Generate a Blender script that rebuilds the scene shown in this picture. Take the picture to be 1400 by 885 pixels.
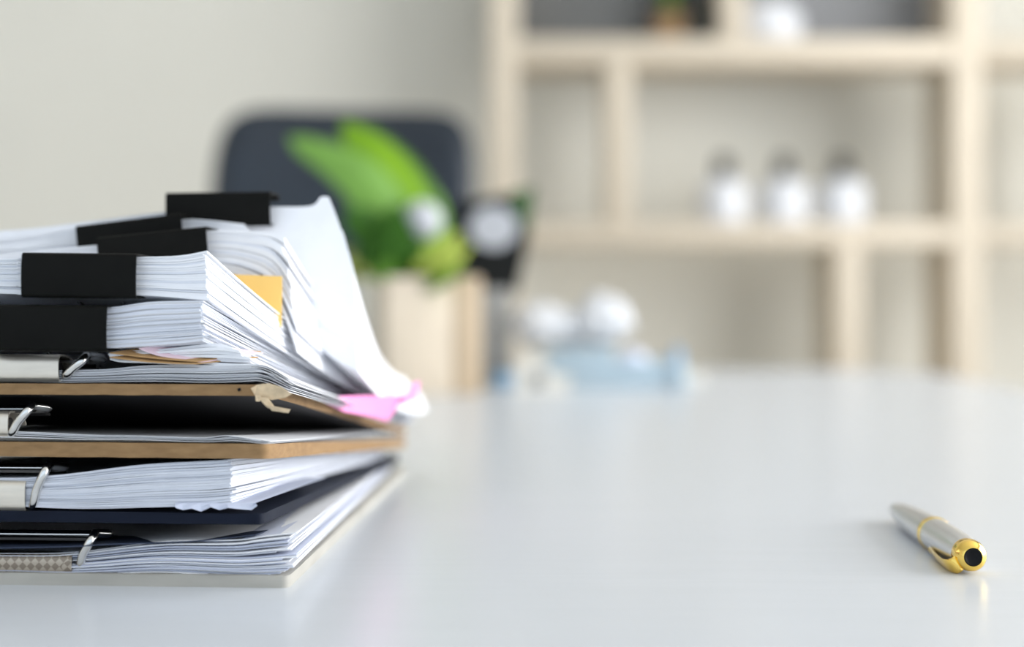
import bpy, bmesh, math, random
from mathutils import Vector, Matrix, noise

for o in list(bpy.data.objects):
    bpy.data.objects.remove(o)
SC = bpy.context.scene
COL = SC.collection
PI = math.pi

# ------------------------------------------------------------------ camera
# metres; origin on the table top under the lens, +Y into the room, table top z = 0
EYE = 0.104          # lens height above the table
HOR = 400.0          # eye level row in the 1400x885 frame
FPX = 1944.0         # 50 mm lens on a 36 mm wide sensor
cam_d = bpy.data.cameras.new('camera')
cam = bpy.data.objects.new('camera', cam_d)
COL.objects.link(cam)
cam.location = (0, 0, EYE)
cam.rotation_euler = (PI/2, 0, 0)
cam_d.sensor_width = 36.0
cam_d.lens = 50.0
cam_d.shift_y = -(442.5 - HOR) / 1400.0
cam_d.clip_start = 0.01
cam_d.dof.use_dof = True
cam_d.dof.focus_distance = 0.522
cam_d.dof.aperture_fstop = 3.4
SC.camera = cam

# ------------------------------------------------------------------ world, window light, exposure
w = bpy.data.worlds.new('overcast_sky')
SC.world = w
w.use_nodes = True
bg = w.node_tree.nodes['Background']
bg.inputs[0].default_value = (0.74, 0.86, 1.0, 1)
bg.inputs[1].default_value = 0.92

def area(name, loc, rot, sx, sy, power, col):
    d = bpy.data.lights.new(name, 'AREA')
    d.shape = 'RECTANGLE'; d.size = sx; d.size_y = sy
    d.energy = power; d.color = col
    o = bpy.data.objects.new(name, d); COL.objects.link(o)
    o.location = loc; o.rotation_euler = rot
    return o
area('window_daylight', (2.36, 0.9, 0.75), (0, PI/2, 0), 1.9, 3.4, 108, (1.0, 0.99, 0.975))

SC.view_settings.view_transform = 'Standard'
SC.view_settings.look = 'None'
SC.view_settings.exposure = 0.44
SC.view_settings.gamma = 1.0
SC.view_settings.use_curve_mapping = False

def P(px, py, Y):
    """measured picture point at a known distance -> world position"""
    return Vector(((px - 700.0) / FPX * Y, Y, EYE - (py - HOR) / FPX * Y))

# ------------------------------------------------------------------ materials
MATS = {}
def mat(name, col, rough=0.5, metal=0.0, spec=0.5, noise_amt=0.0, nscale=40.0, stretch=(1, 1, 1), bump=0.0, bscale=None,
        coat=0.0, col2=None, transmission=0.0, subsurf=0.0, bdist=0.001):
    m = bpy.data.materials.new(name); m.use_nodes = True
    nt = m.node_tree; b = nt.nodes['Principled BSDF']
    b.inputs['Base Color'].default_value = (*col, 1)
    b.inputs['Roughness'].default_value = rough
    b.inputs['Metallic'].default_value = metal
    b.inputs['Specular IOR Level'].default_value = spec
    b.inputs['Coat Weight'].default_value = coat
    b.inputs['Transmission Weight'].default_value = transmission
    if noise_amt or bump:
        tc = nt.nodes.new('ShaderNodeTexCoord'); mp = nt.nodes.new('ShaderNodeMapping')
        mp.inputs['Scale'].default_value = stretch
        nt.links.new(tc.outputs['Object'], mp.inputs['Vector'])
    if noise_amt:
        n = nt.nodes.new('ShaderNodeTexNoise'); n.inputs['Scale'].default_value = nscale
        n.inputs['Detail'].default_value = 6
        nt.links.new(mp.outputs[0], n.inputs['Vector'])
        r = nt.nodes.new('ShaderNodeMapRange'); r.inputs[1].default_value = 0.3; r.inputs[2].default_value = 0.7
        nt.links.new(n.outputs[0], r.inputs[0])
        mx = nt.nodes.new('ShaderNodeMix'); mx.data_type = 'RGBA'
        c2 = col2 if col2 else tuple(c * (1 - noise_amt) for c in col)
        mx.inputs[6].default_value = (*col, 1); mx.inputs[7].default_value = (*c2, 1)
        nt.links.new(r.outputs[0], mx.inputs[0]); nt.links.new(mx.outputs[2], b.inputs['Base Color'])
    if bump:
        n2 = nt.nodes.new('ShaderNodeTexNoise'); n2.inputs['Scale'].default_value = bscale or nscale
        n2.inputs['Detail'].default_value = 4
        nt.links.new(mp.outputs[0], n2.inputs['Vector'])
        bp = nt.nodes.new('ShaderNodeBump'); bp.inputs['Strength'].default_value = bump
        bp.inputs['Distance'].default_value = bdist
        nt.links.new(n2.outputs[0], bp.inputs['Height']); nt.links.new(bp.outputs[0], b.inputs['Normal'])
    MATS[name] = m
    return m

mat('wall_paint', (0.85, 0.835, 0.76), 0.9, noise_amt=0.03, nscale=3)
mat('side_paint', (0.80, 0.79, 0.75), 0.9, noise_amt=0.03, nscale=3)
mat('ceiling_paint', (0.85, 0.85, 0.83), 0.9, noise_amt=0.02, nscale=3)
mat('floor_board', (0.46, 0.40, 0.33), 0.45, noise_amt=0.25, nscale=6, stretch=(6, 1, 1))
mat('laminate', (0.62, 0.65, 0.69), 0.26, spec=0.4, noise_amt=0.025, nscale=14, stretch=(1, 12, 1), bump=0.02, bscale=30)
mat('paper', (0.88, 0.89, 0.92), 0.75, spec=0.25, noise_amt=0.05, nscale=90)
mat('paper_shade', (0.76, 0.785, 0.85), 0.8, spec=0.2, noise_amt=0.06, nscale=120)  # white paper with the mild bluish shade of its front edges in the colour
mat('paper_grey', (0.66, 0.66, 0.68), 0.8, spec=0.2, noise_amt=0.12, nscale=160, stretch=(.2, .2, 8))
mat('paper_blue_shade', (0.62, 0.66, 0.79), 0.8, spec=0.2, noise_amt=0.08, nscale=160, stretch=(.2, .2, 6))  # white paper, deeper blue-grey front shade painted into the colour
mat('pink_paper', (0.90, 0.30, 0.60), 0.7, noise_amt=0.05, nscale=60)
mat('pale_pink_paper', (0.90, 0.70, 0.76), 0.7, noise_amt=0.05, nscale=60)
mat('yellow_paper', (0.95, 0.60, 0.17), 0.7, noise_amt=0.06, nscale=60)
mat('blue_paper', (0.42, 0.62, 0.92), 0.7, noise_amt=0.05, nscale=60)
mat('kraft_paper', (0.52, 0.31, 0.13), 0.8, noise_amt=0.2, nscale=200)
mat('navy_folder', (0.03, 0.045, 0.09), 0.5, noise_amt=0.2, nscale=60)
mat('clip_black', (0.008, 0.008, 0.007), 0.5, spec=0.07, noise_amt=0.25, nscale=60, bump=0.06, bscale=500, bdist=0.0002)
mat('steel', (0.83, 0.76, 0.65), 0.42, metal=0.8, noise_amt=0.12, nscale=70, stretch=(1, 1, 6), bump=0.05, bscale=120, bdist=0.0004)
mat('wire_steel', (0.82, 0.81, 0.78), 0.16, metal=1.0, noise_amt=0.1, nscale=50)
mat('dark_steel', (0.09, 0.085, 0.08), 0.35, metal=0.8, noise_amt=0.3, nscale=90)
mat('board_black', (0.006, 0.006, 0.008), 0.5, spec=0.12, noise_amt=0.3, nscale=50, bump=0.1, bscale=300, bdist=0.0002)
mat('board_navy', (0.010, 0.014, 0.028), 0.5, spec=0.1, noise_amt=0.3, nscale=50)
mat('hardboard', (0.33, 0.20, 0.09), 0.85, noise_amt=0.3, nscale=420, stretch=(.35, .35, 1), bump=0.4, bscale=700, bdist=0.0004, col2=(0.24, 0.14, 0.06))
mat('torn_board', (0.74, 0.58, 0.38), 0.9, noise_amt=0.3, nscale=300, bump=0.5, bscale=500, bdist=0.0005)
mat('pale_board', (0.49, 0.47, 0.42), 0.5, noise_amt=0.2, nscale=120, stretch=(.3, .3, 1))
mat('pen_silver', (0.72, 0.73, 0.745), 0.32, metal=0.85, noise_amt=0.04, nscale=40)
mat('pen_gold', (0.95, 0.66, 0.16), 0.14, metal=1.0, noise_amt=0.04, nscale=40)
mat('pen_black', (0.006, 0.006, 0.007), 0.4, spec=0.15, noise_amt=0.1, nscale=100)
mat('chair_leather', (0.017, 0.026, 0.040), 0.38, spec=0.5, noise_amt=0.2, nscale=30, bump=0.15, bscale=180)
mat('chair_plastic', (0.015, 0.016, 0.018), 0.45, noise_amt=0.1, nscale=60)
mat('pale_wood', (0.70, 0.615, 0.49), 0.55, noise_amt=0.14, nscale=9, stretch=(6, 6, 1.2))
mat('pale_wood_h', (0.70, 0.615, 0.49), 0.55, noise_amt=0.14, nscale=9, stretch=(1.2, 6, 6))
mat('box_wood', (0.80, 0.68, 0.53), 0.5, noise_amt=0.15, nscale=30, stretch=(5, 5, .7))
mat('shaded_side_wood', (0.60, 0.46, 0.31), 0.5, noise_amt=0.15, nscale=30, stretch=(5, 5, .7))  # box wood darkened, the shade of the right side put into the colour
mat('tissue', (0.68, 0.69, 0.71), 0.8, spec=0.2, noise_amt=0.08, nscale=30)
mat('panel_grey', (0.15, 0.155, 0.155), 0.7, noise_amt=0.1, nscale=12)
mat('panel_pale_grey', (0.27, 0.275, 0.285), 0.7, noise_amt=0.1, nscale=12)
mat('white_ceramic', (0.74, 0.755, 0.79), 0.25, noise_amt=0.02, nscale=20)
mat('cream_ceramic', (0.80, 0.78, 0.70), 0.4, noise_amt=0.04, nscale=20)
mat('cream_plastic', (0.78, 0.75, 0.68), 0.4, noise_amt=0.03, nscale=30)
mat('black_card', (0.008, 0.009, 0.009), 0.6, spec=0.2, noise_amt=0.2, nscale=40)
mat('green_card', (0.05, 0.13, 0.03), 0.5, noise_amt=0.2, nscale=40)
mat('grey_plastic', (0.30, 0.30, 0.29), 0.5, noise_amt=0.1, nscale=40)
mat('pale_blue_plastic', (0.44, 0.55, 0.62), 0.35, noise_amt=0.08, nscale=20)
mat('blue_plastic', (0.22, 0.40, 0.60), 0.35, noise_amt=0.08, nscale=20)
mat('lilac_ball', (0.72, 0.77, 0.92), 0.35, noise_amt=0.05, nscale=40)
mat('white_print', (0.56, 0.57, 0.61), 0.45, noise_amt=0.1, nscale=60)
mat('leaf_bright', (0.20, 0.38, 0.008), 0.45, spec=0.2, noise_amt=0.3, nscale=12, col2=(0.13, 0.28, 0.01))
mat('leaf_mid', (0.10, 0.23, 0.025), 0.4, spec=0.2, noise_amt=0.3, nscale=12)
mat('leaf_light', (0.19, 0.38, 0.07), 0.45, spec=0.2, noise_amt=0.25, nscale=12)
mat('leaf_dark', (0.035, 0.12, 0.008), 0.45, spec=0.2, noise_amt=0.3, nscale=12)
mat('leaf_lime', (0.46, 0.56, 0.10), 0.45, spec=0.2, noise_amt=0.2, nscale=14)
mat('leaf_pale', (0.60, 0.64, 0.24), 0.5, noise_amt=0.2, nscale=14)
mat('soil', (0.05, 0.035, 0.02), 0.95, noise_amt=0.4, nscale=120, bump=0.6)
mat('terracotta', (0.42, 0.26, 0.13), 0.7, noise_amt=0.15, nscale=30)
mat('dark_glaze', (0.05, 0.052, 0.045), 0.35, noise_amt=0.2, nscale=30)
mat('window_frame', (0.85, 0.85, 0.84), 0.4, noise_amt=0.02, nscale=20)

def checker_steel():
    m = mat('diamond_steel', (0.60, 0.52, 0.43), 0.33, metal=1.0)
    nt = m.node_tree; b = nt.nodes['Principled BSDF']
    tc = nt.nodes.new('ShaderNodeTexCoord'); mp = nt.nodes.new('ShaderNodeMapping')
    mp.inputs['Rotation'].default_value = (0, PI/4, 0)
    nt.links.new(tc.outputs['Object'], mp.inputs[0])
    ch = nt.nodes.new('ShaderNodeTexChecker'); ch.inputs['Scale'].default_value = 480
    ch.inputs[1].default_value = (0.46, 0.39, 0.31, 1); ch.inputs[2].default_value = (0.27, 0.22, 0.17, 1)
    nt.links.new(mp.outputs[0], ch.inputs[0]); nt.links.new(ch.outputs[0], b.inputs['Base Color'])
    bp = nt.nodes.new('ShaderNodeBump'); bp.inputs['Strength'].default_value = 0.35; bp.inputs['Distance'].default_value = 0.0004
    nt.links.new(ch.outputs[1], bp.inputs['Height']); nt.links.new(bp.outputs[0], b.inputs['Normal'])
checker_steel()

def pane_mat():
    m = bpy.data.materials.new('window_glass'); m.use_nodes = True
    nt = m.node_tree; nt.nodes.clear()
    o = nt.nodes.new('ShaderNodeOutputMaterial'); t = nt.nodes.new('ShaderNodeBsdfTransparent')
    g = nt.nodes.new('ShaderNodeBsdfGlossy'); g.inputs['Roughness'].default_value = 0.02
    mx = nt.nodes.new('ShaderNodeMixShader'); mx.inputs[0].default_value = 0.06
    nt.links.new(t.outputs[0], mx.inputs[1]); nt.links.new(g.outputs[0], mx.inputs[2]); nt.links.new(mx.outputs[0], o.inputs[0])
    MATS['window_glass'] = m
pane_mat()

# ------------------------------------------------------------------ mesh helpers
def tag(o, label=None, cat=None, group=None, kind=None):
    if label: o['label'] = label
    if cat: o['category'] = cat
    if group: o['group'] = group
    if kind: o['kind'] = kind
    return o

def thing(name, loc, label, cat, group=None, rot=(0, 0, 0)):
    o = bpy.data.objects.new(name, None); COL.objects.link(o)
    o.location = loc; o.rotation_euler = rot; o.empty_display_size = 0.02
    return tag(o, label, cat, group)

def mesh_obj(name, bm, mats, parent=None, smooth=True, world=True, loc=None, rot=None, angle=40):
    """one bmesh -> one object.  world=True: the verts are world positions and parent is an unrotated Empty"""
    me = bpy.data.meshes.new(name)
    bmesh.ops.recalc_face_normals(bm, faces=bm.faces)
    bm.to_mesh(me); bm.free()
    if isinstance(mats, str): mats = [mats]
    for m in mats: me.materials.append(MATS[m])
    o = bpy.data.objects.new(name, me); COL.objects.link(o)
    if smooth:
        me.polygons.foreach_set('use_smooth', [True] * len(me.polygons))
        try: me.set_sharp_from_angle(angle=math.radians(angle))
        except Exception: pass
    base = Vector((0, 0, 0))
    if parent is not None:
        o.parent = parent
        if world:
            q = parent
            while q is not None:
                base = base + q.location; q = q.parent
    if world:
        if parent is None:
            zs = [v.co for v in me.vertices]
            c = sum(zs, Vector()) / max(1, len(zs)); c.z = min(v.z for v in zs)
            base = c; o.location = c
        me.transform(Matrix.Translation(-base))
    if loc is not None: o.location = loc
    if rot is not None: o.rotation_euler = rot
    return o

def box(bm, x0, x1, y0, y1, z0, z1, bev=0.0, seg=2):
    vs = [bm.verts.new(p) for p in ((x0,y0,z0),(x1,y0,z0),(x1,y1,z0),(x0,y1,z0),(x0,y0,z1),(x1,y0,z1),(x1,y1,z1),(x0,y1,z1))]
    fs = [bm.faces.new([vs[i] for i in f]) for f in ((0,3,2,1),(4,5,6,7),(0,1,5,4),(1,2,6,5),(2,3,7,6),(3,0,4,7))]
    if bev > 0:
        es = list({e for f in fs for e in f.edges})
        bmesh.ops.bevel(bm, geom=es, offset=bev, segments=seg, affect='EDGES', profile=0.5)
    return bm

def tube(bm, path, r, n=10, closed=False):
    pts = [Vector(p) for p in path]; m = len(pts); rings = []
    rr = r if isinstance(r, (list, tuple)) else [r] * m
    up = None
    for i in range(m):
        a = pts[i-1] if (i > 0 or closed) else pts[i]
        b = pts[(i+1) % m] if (i < m-1 or closed) else pts[i]
        t = (b - a).normalized()
        if up is None:
            up = Vector((0, 0, 1)) if abs(t.z) < 0.9 else Vector((1, 0, 0))
        s = t.cross(up)
        if s.length < 1e-6: s = t.orthogonal()
        s.normalize(); u2 = s.cross(t).normalized(); up = u2
        rings.append([bm.verts.new(pts[i] + (s*math.cos(2*PI*k/n) + u2*math.sin(2*PI*k/n)) * rr[i]) for k in range(n)])
    for i in range(m if closed else m-1):
        A, B = rings[i], rings[(i+1) % m]
        for k in range(n): bm.faces.new((A[k], A[(k+1) % n], B[(k+1) % n], B[k]))
    if not closed:
        bm.faces.new(rings[0][::-1]); bm.faces.new(rings[-1])
    return bm

def catmull(pts, sub=6, closed=False):
    pts = [Vector(p) for p in pts]; out = []; n = len(pts)
    rng = range(n if closed else n-1)
    for i in rng:
        if closed: p0, p1, p2, p3 = pts[i-1], pts[i], pts[(i+1) % n], pts[(i+2) % n]
        else: p0, p1, p2, p3 = pts[max(i-1, 0)], pts[i], pts[i+1], pts[min(i+2, n-1)]
        for k in range(sub):
            t = k / sub
            out.append(0.5*((2*p1) + (p2-p0)*t + (2*p0-5*p1+4*p2-p3)*t*t + (3*p1-p0-3*p2+p3)*t**3))
    if not closed: out.append(pts[-1])
    return out

def lathe(bm, prof, n=32, axis='z', cap0=True, cap1=True, mi=0):
    """prof: (radius, height) list"""
    rings = []
    for r, h in prof:
        ring = []
        for k in range(n):
            a = 2*PI*k/n
            c = (r*math.cos(a), r*math.sin(a), h) if axis == 'z' else (r*math.cos(a), h, r*math.sin(a))
            ring.append(bm.verts.new(c))
        rings.append(ring)
    for A, B in zip(rings, rings[1:]):
        for k in range(n):
            f = bm.faces.new((A[k], A[(k+1) % n], B[(k+1) % n], B[k])); f.material_index = mi
    if cap0: bm.faces.new(rings[0][::-1]).material_index = mi
    if cap1: bm.faces.new(rings[-1]).material_index = mi
    return bm

def solid_grid(bm, S, nu, nv, th):
    """closed thin sheet: S(i,j)->top point, th(i,j)->Vector from top to bottom"""
    T = [[bm.verts.new(S(i, j)) for j in range(nv)] for i in range(nu)]
    B = [[bm.verts.new(Vector(S(i, j)) + th(i, j)) for j in range(nv)] for i in range(nu)]
    for i in range(nu-1):
        for j in range(nv-1):
            bm.faces.new((T[i][j], T[i+1][j], T[i+1][j+1], T[i][j+1]))
            bm.faces.new((B[i][j], B[i][j+1], B[i+1][j+1], B[i+1][j]))
    for i in range(nu-1):
        bm.faces.new((T[i][0], B[i][0], B[i+1][0], T[i+1][0]))
        bm.faces.new((T[i][-1], T[i+1][-1], B[i+1][-1], B[i][-1]))
    for j in range(nv-1):
        bm.faces.new((T[0][j], T[0][j+1], B[0][j+1], B[0][j]))
        bm.faces.new((T[-1][j], B[-1][j], B[-1][j+1], T[-1][j+1]))

# ------------------------------------------------------------------ the room
def struct(name, bm, m, parent=None, **k):
    o = mesh_obj(name, bm, m, parent, **k)
    if parent is None: o['kind'] = 'structure'
    return o
FZ = -0.745
WALL_Y = 3.62
bm = bmesh.new(); box(bm, -3.2, 2.3, -2.0, WALL_Y, FZ-0.05, FZ); struct('floor', bm, 'floor_board', smooth=False)
bm = bmesh.new(); box(bm, -3.2, 2.3, WALL_Y, WALL_Y+0.1, FZ, 1.95); struct('wall_back', bm, 'wall_paint', smooth=False)
bm = bmesh.new(); box(bm, -3.3, -3.2, -2.0, WALL_Y+0.1, FZ, 1.95); struct('wall_left', bm, 'side_paint', smooth=False)
bm = bmesh.new(); box(bm, -3.2, 2.3, -2.0, WALL_Y, 1.95, 2.03); struct('ceiling', bm, 'ceiling_paint', smooth=False)
WY0, WY1, WZ0, WZ1 = -0.8, 2.6, -0.15, 1.65
bm = bmesh.new()
box(bm, 2.2, 2.3, -2.0, WY0, FZ, 1.95); box(bm, 2.2, 2.3, WY1, WALL_Y, FZ, 1.95)
box(bm, 2.2, 2.3, WY0, WY1, FZ, WZ0); box(bm, 2.2, 2.3, WY0, WY1, WZ1, 1.95)
struct('wall_right', bm, 'side_paint', smooth=False)
win = bpy.data.objects.new('window_1', None); COL.objects.link(win); win.location = (2.25, 0.9, WZ0); win['kind'] = 'structure'
bm = bmesh.new()
for z0, z1 in ((WZ0, WZ0+0.05), (WZ1-0.05, WZ1)): box(bm, 2.22, 2.28, WY0, WY1, z0, z1, 0.005)
for y in (WY0, WY0+1.117, WY0+2.233, WY1-0.05): box(bm, 2.22, 2.28, y, y+0.05, WZ0+0.05, WZ1-0.05, 0.005)
mesh_obj('window_frame', bm, 'window_frame', win)
for k in range(3):
    y0 = WY0 + 0.05 + 1.117*k
    bm = bmesh.new(); box(bm, 2.247, 2.253, y0, y0+1.066, WZ0+0.05, WZ1-0.05); mesh_obj('pane', bm, 'window_glass', win, smooth=False)

bm = bmesh.new(); box(bm, -3.2, 2.2, WALL_Y-0.014, WALL_Y, FZ, FZ+0.09, 0.004); struct('baseboard_back', bm, 'window_frame')

# ------------------------------------------------------------------ table
tb = thing('desk', (-0.25, 1.0, FZ), 'white glossy laminate desk filling the foreground', 'desk')
def rounded_slab(bm, x0, x1, y0, y1, z0, z1, r, ns=12, bev=0.003):
    pts = []
    for cx, cy, a0 in ((x1-r, y1-r, 0), (x0+r, y1-r, PI/2), (x0+r, y0+r, PI), (x1-r, y0+r, 1.5*PI)):
        for k in range(ns+1):
            a = a0 + PI/2*k/ns; pts.append((cx + r*math.cos(a), cy + r*math.sin(a)))
    lo = [bm.verts.new((x, y, z0)) for x, y in pts]; hi = [bm.verts.new((x, y, z1)) for x, y in pts]
    n = len(pts)
    bm.faces.new(lo[::-1]); top = bm.faces.new(hi)
    for k in range(n): bm.faces.new((lo[k], lo[(k+1) % n], hi[(k+1) % n], hi[k]))
    if bev: bmesh.ops.bevel(bm, geom=list(top.edges), offset=bev, segments=3, affect='EDGES', profile=0.5)
bm = bmesh.new(); rounded_slab(bm, -1.15, 0.545, 0.12, 1.93, -0.028, 0.0, 0.14)
mesh_obj('desk_top', bm, 'laminate', tb, angle=30)
for x in (-1.02, 0.40):
    for y in (0.26, 1.78):
        bm = bmesh.new(); box(bm, x-0.03, x+0.03, y-0.03, y+0.03, FZ, -0.028, 0.004); mesh_obj('leg', bm, 'window_frame', tb)
for y in (0.26, 1.78):
    bm = bmesh.new(); box(bm, -0.99, 0.37, y-0.02, y+0.02, -0.09, -0.028, 0.003); mesh_obj('apron_rail', bm, 'window_frame', tb)

# ------------------------------------------------------------------ clipboards
def frame_of(px, py, Y0, ang):
    O = P(px, py, Y0)
    return O, Vector((math.cos(ang), -math.sin(ang), 0)), Vector((math.sin(ang), math.cos(ang), 0))

def clipboard(label, px, py, thick, ztop_back, ang, face, edge, clip, wid=0.23, length=0.315, Y0=0.5, rad=0.003):
    O, ex, ey = frame_of(px, py, Y0, ang)
    root = thing('clipboard', (O.x - wid/2, O.y, O.z - thick), label, 'clipboard', 'clipboards stacked on the desk')
    bm = bmesh.new()
    # outline in (a: leftwards, b: backwards)
    pts = []
    for ca, cb, a0 in ((rad, rad, 0), (wid-rad, rad, 1), (wid-rad, length-rad, 2), (rad, length-rad, 3)):
        for k in range(6):
            t = PI + PI/2*a0 + PI/2*k/5
            pts.append((ca + rad*math.cos(t), cb + rad*math.sin(t)))
    # insert extra points along the long sides, so the board can bow a little
    out = []
    for i, p in enumerate(pts):
        q = pts[(i+1) % len(pts)]; out.append(p)
        d = math.hypot(q[0]-p[0], q[1]-p[1])
        if d > 0.05:
            m = 24
            for k in range(1, m): out.append((p[0]+(q[0]-p[0])*k/m, p[1]+(q[1]-p[1])*k/m))
    rr = random.Random(px)
    def pos(a, b, top):
        v = b / length
        z = O.z + (ztop_back - O.z) * v
        wob = 0.00025 * noise.noise(Vector((a*90, b*90, px)))
        p = O - ex*a + ey*b; p.z = z - (0 if top else thick) + wob
        return p
    hi = [bm.verts.new(pos(a, b, True)) for a, b in out]; lo = [bm.verts.new(pos(a, b, False)) for a, b in out]
    n = len(out)
    bm.faces.new(hi).material_index = 0; bm.faces.new(lo[::-1]).material_index = 0
    for k in range(n): bm.faces.new((lo[k], lo[(k+1) % n], hi[(k+1) % n], hi[k])).material_index = 1
    mesh_obj('board', bm, [face, edge], root, angle=35)
    # ---- metal clip on the front edge
    cpx, cy0, cy1, wx, wy, wsx, wsy, metal, wide = clip
    Yc = Y0 + 0.002 + (O.x - (cpx-700)/FPX*Y0) * math.tan(ang)
    A = P(cpx, cy1, Yc); hgt = (cy1 - cy0) / FPX * Yc
    cl = bpy.data.objects.new('clip', None); COL.objects.link(cl); cl.parent = root
    cl.location = A - root.location
    bm = bmesh.new()
    prof = [(0.0035, 0.0002), (0.0012, 0.0), (0.0002, 0.0012)]
    for k in range(1, 8): prof.append((-0.0002*math.sin(PI*k/8), 0.0012 + (hgt-0.003)*k/8))
    prof += [(0.0003, hgt-0.0012), (0.0012, hgt-0.0003), (0.0028, hgt), (0.006, hgt-0.0002), (0.010, hgt-0.001), (0.014, hgt-0.003), (0.016, hgt-0.006)]
    th = 0.0007
    nrm = []
    for i in range(len(prof)):
        a = prof[max(i-1, 0)]; b = prof[min(i+1, len(prof)-1)]
        d = Vector((b[0]-a[0], b[1]-a[1])).normalized(); nrm.append((d.y, -d.x))
    xs = [0, -0.0004, -wide*0.33, -wide*0.66, -wide+0.0004, -wide]
    def S(i, j): return A + ex*xs[i] + ey*prof[j][0] + Vector((0, 0, prof[j][1]))
    def T(i, j): return (ey*nrm[j][0] + Vector((0, 0, nrm[j][1]))) * th
    solid_grid(bm, S, len(xs), len(prof), T)
    mesh_obj('clip_plate', bm, metal, cl)
    # spring bar just inside the plate end
    bm = bmesh.new()
    tube(bm, [A - ex*0.0012 + ey*0.005 + Vector((0, 0, hgt*.45)), A - ex*(wide-0.0012) + ey*0.005 + Vector((0, 0, hgt*.45))], hgt*0.27, 14)
    mesh_obj('spring', bm, 'dark_steel', cl)
    # wire lever: leaves the plate end, rises right and back, runs across behind
    w0 = P(wsx, wsy, Yc+0.0005); w1 = P(wx, wy, Yc-0.0005)
    mid = (w0+w1)/2 + ex*0.0006 + Vector((0, 0, -0.0004))
    right = [w0 - ex*0.004 + ey*0.009 + Vector((0, 0, 0.0006)), w0 - ex*0.0006 + ey*0.0045 + Vector((0, 0, 0.0002)), w0 + ex*0.0024 + ey*0.001, mid, w1, w1 + ey*0.006 + Vector((0, 0, 0.0012)) - ex*0.001,
             w1 + ey*0.016 + Vector((0, 0, -0.001)) - ex*0.006]
    half = (w1 - A).dot(ex)
    span = wide + 2*half
    def mirror(p):
        d = (p - A).dot(ex); return p - ex*(2*d + wide)
    path = catmull(right + [mirror(p) for p in right[::-1]], 6)
    bm = bmesh.new(); tube(bm, path, 0.0016, 12); mesh_obj('wire_lever', bm, 'wire_steel', cl)
    # dark jaw plate that presses the paper
    bm = bmesh.new()
    jz = w1.z - A.z - 0.0006
    j0 = A + ex*(half*0.55)
    def SJ(i, j): return j0 - ex*((wide + half*1.1)*i/4) + ey*(0.006 + 0.022*j/5) + Vector((0, 0, jz - 0.003*(j/5)**2))
    solid_grid(bm, SJ, 5, 6, lambda i, j: Vector((0, 0, -0.0009)))
    mesh_obj('jaw_plate', bm, 'dark_steel', cl)
    return root

A1 = math.radians(3.2)
#            right px, top py, thickness, back top z, yaw
cb1 = clipboard('bottom clipboard with pale edge and patterned metal clip', 395, 788, 0.0043, 0.0043, A1, 'pale_board', 'pale_board',
                (98, 757, 792, 125, 738, 99, 772, 'diamond_steel', 0.085))
cb2 = clipboard('thin navy clipboard, second from the bottom of the stack', 359, 703, 0.0038, 0.0112, math.radians(4.2), 'board_navy', 'board_navy',
                (34, 657, 702, 62, 644, 35, 691, 'steel', 0.085))
cb3 = clipboard('brown-edged clipboard with nearly no paper, third from the bottom', 366, 607, 0.0053, 0.0205, math.radians(4.6), 'board_black', 'hardboard',
                (11, 563, 598, 38, 561, 6, 592, 'steel', 0.085))
cb4 = clipboard('topmost brown-edged clipboard with torn corner, under the clipped bundles', 366, 526, 0.0040, 0.0262, math.radians(4.6), 'board_black', 'hardboard',
                (80, 485, 523, 114, 492, 81, 512, 'steel', 0.085))

# torn fibres at the corner of the topmost board
def flake(pts, Y, dy, th=0.0006, parent=None, name='torn_fibre', m='torn_board', seed=0):
    bm = bmesh.new(); rr = random.Random(seed)
    f = [P(x, y, Y + dy*i/len(pts) + rr.uniform(-.0004, .0004)) for i, (x, y) in enumerate(pts)]
    a = [bm.verts.new(p) for p in f]; b = [bm.verts.new(p + Vector((0, th, 0))) for p in f]
    n = len(a)
    bm.faces.new(a); bm.faces.new(b[::-1])
    for k in range(n): bm.faces.new((a[k], a[(k+1) % n], b[(k+1) % n], b[k]))
    bmesh.ops.triangulate(bm, faces=[q for q in bm.faces if len(q.verts) > 4])
    return mesh_obj(name, bm, m, parent, smooth=False)
flake([(343,531),(352,526),(366,524.5),(384,529),(399,539),(390,544),(372,547),(356,546),(348,540)], 0.4966, 0.002, parent=cb4, seed=1)
flake([(352,543),(366,544),(376,558),(366,558),(360,552)], 0.4963, 0.001, parent=cb4, seed=2)
flake([(364,553),(380,557),(397,560),(394,565),(372,562)], 0.4960, 0.001, parent=cb4, seed=4)
flake([(349,541),(357,541),(355,549),(350,549)], 0.4962, 0.0, parent=cb4, seed=6)
flake([(324,532),(328,530),(330,534),(326,536)], 0.4978, 0.0, th=0.0004, parent=cb4, seed=3, m='board_black', name='edge_nick')

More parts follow.
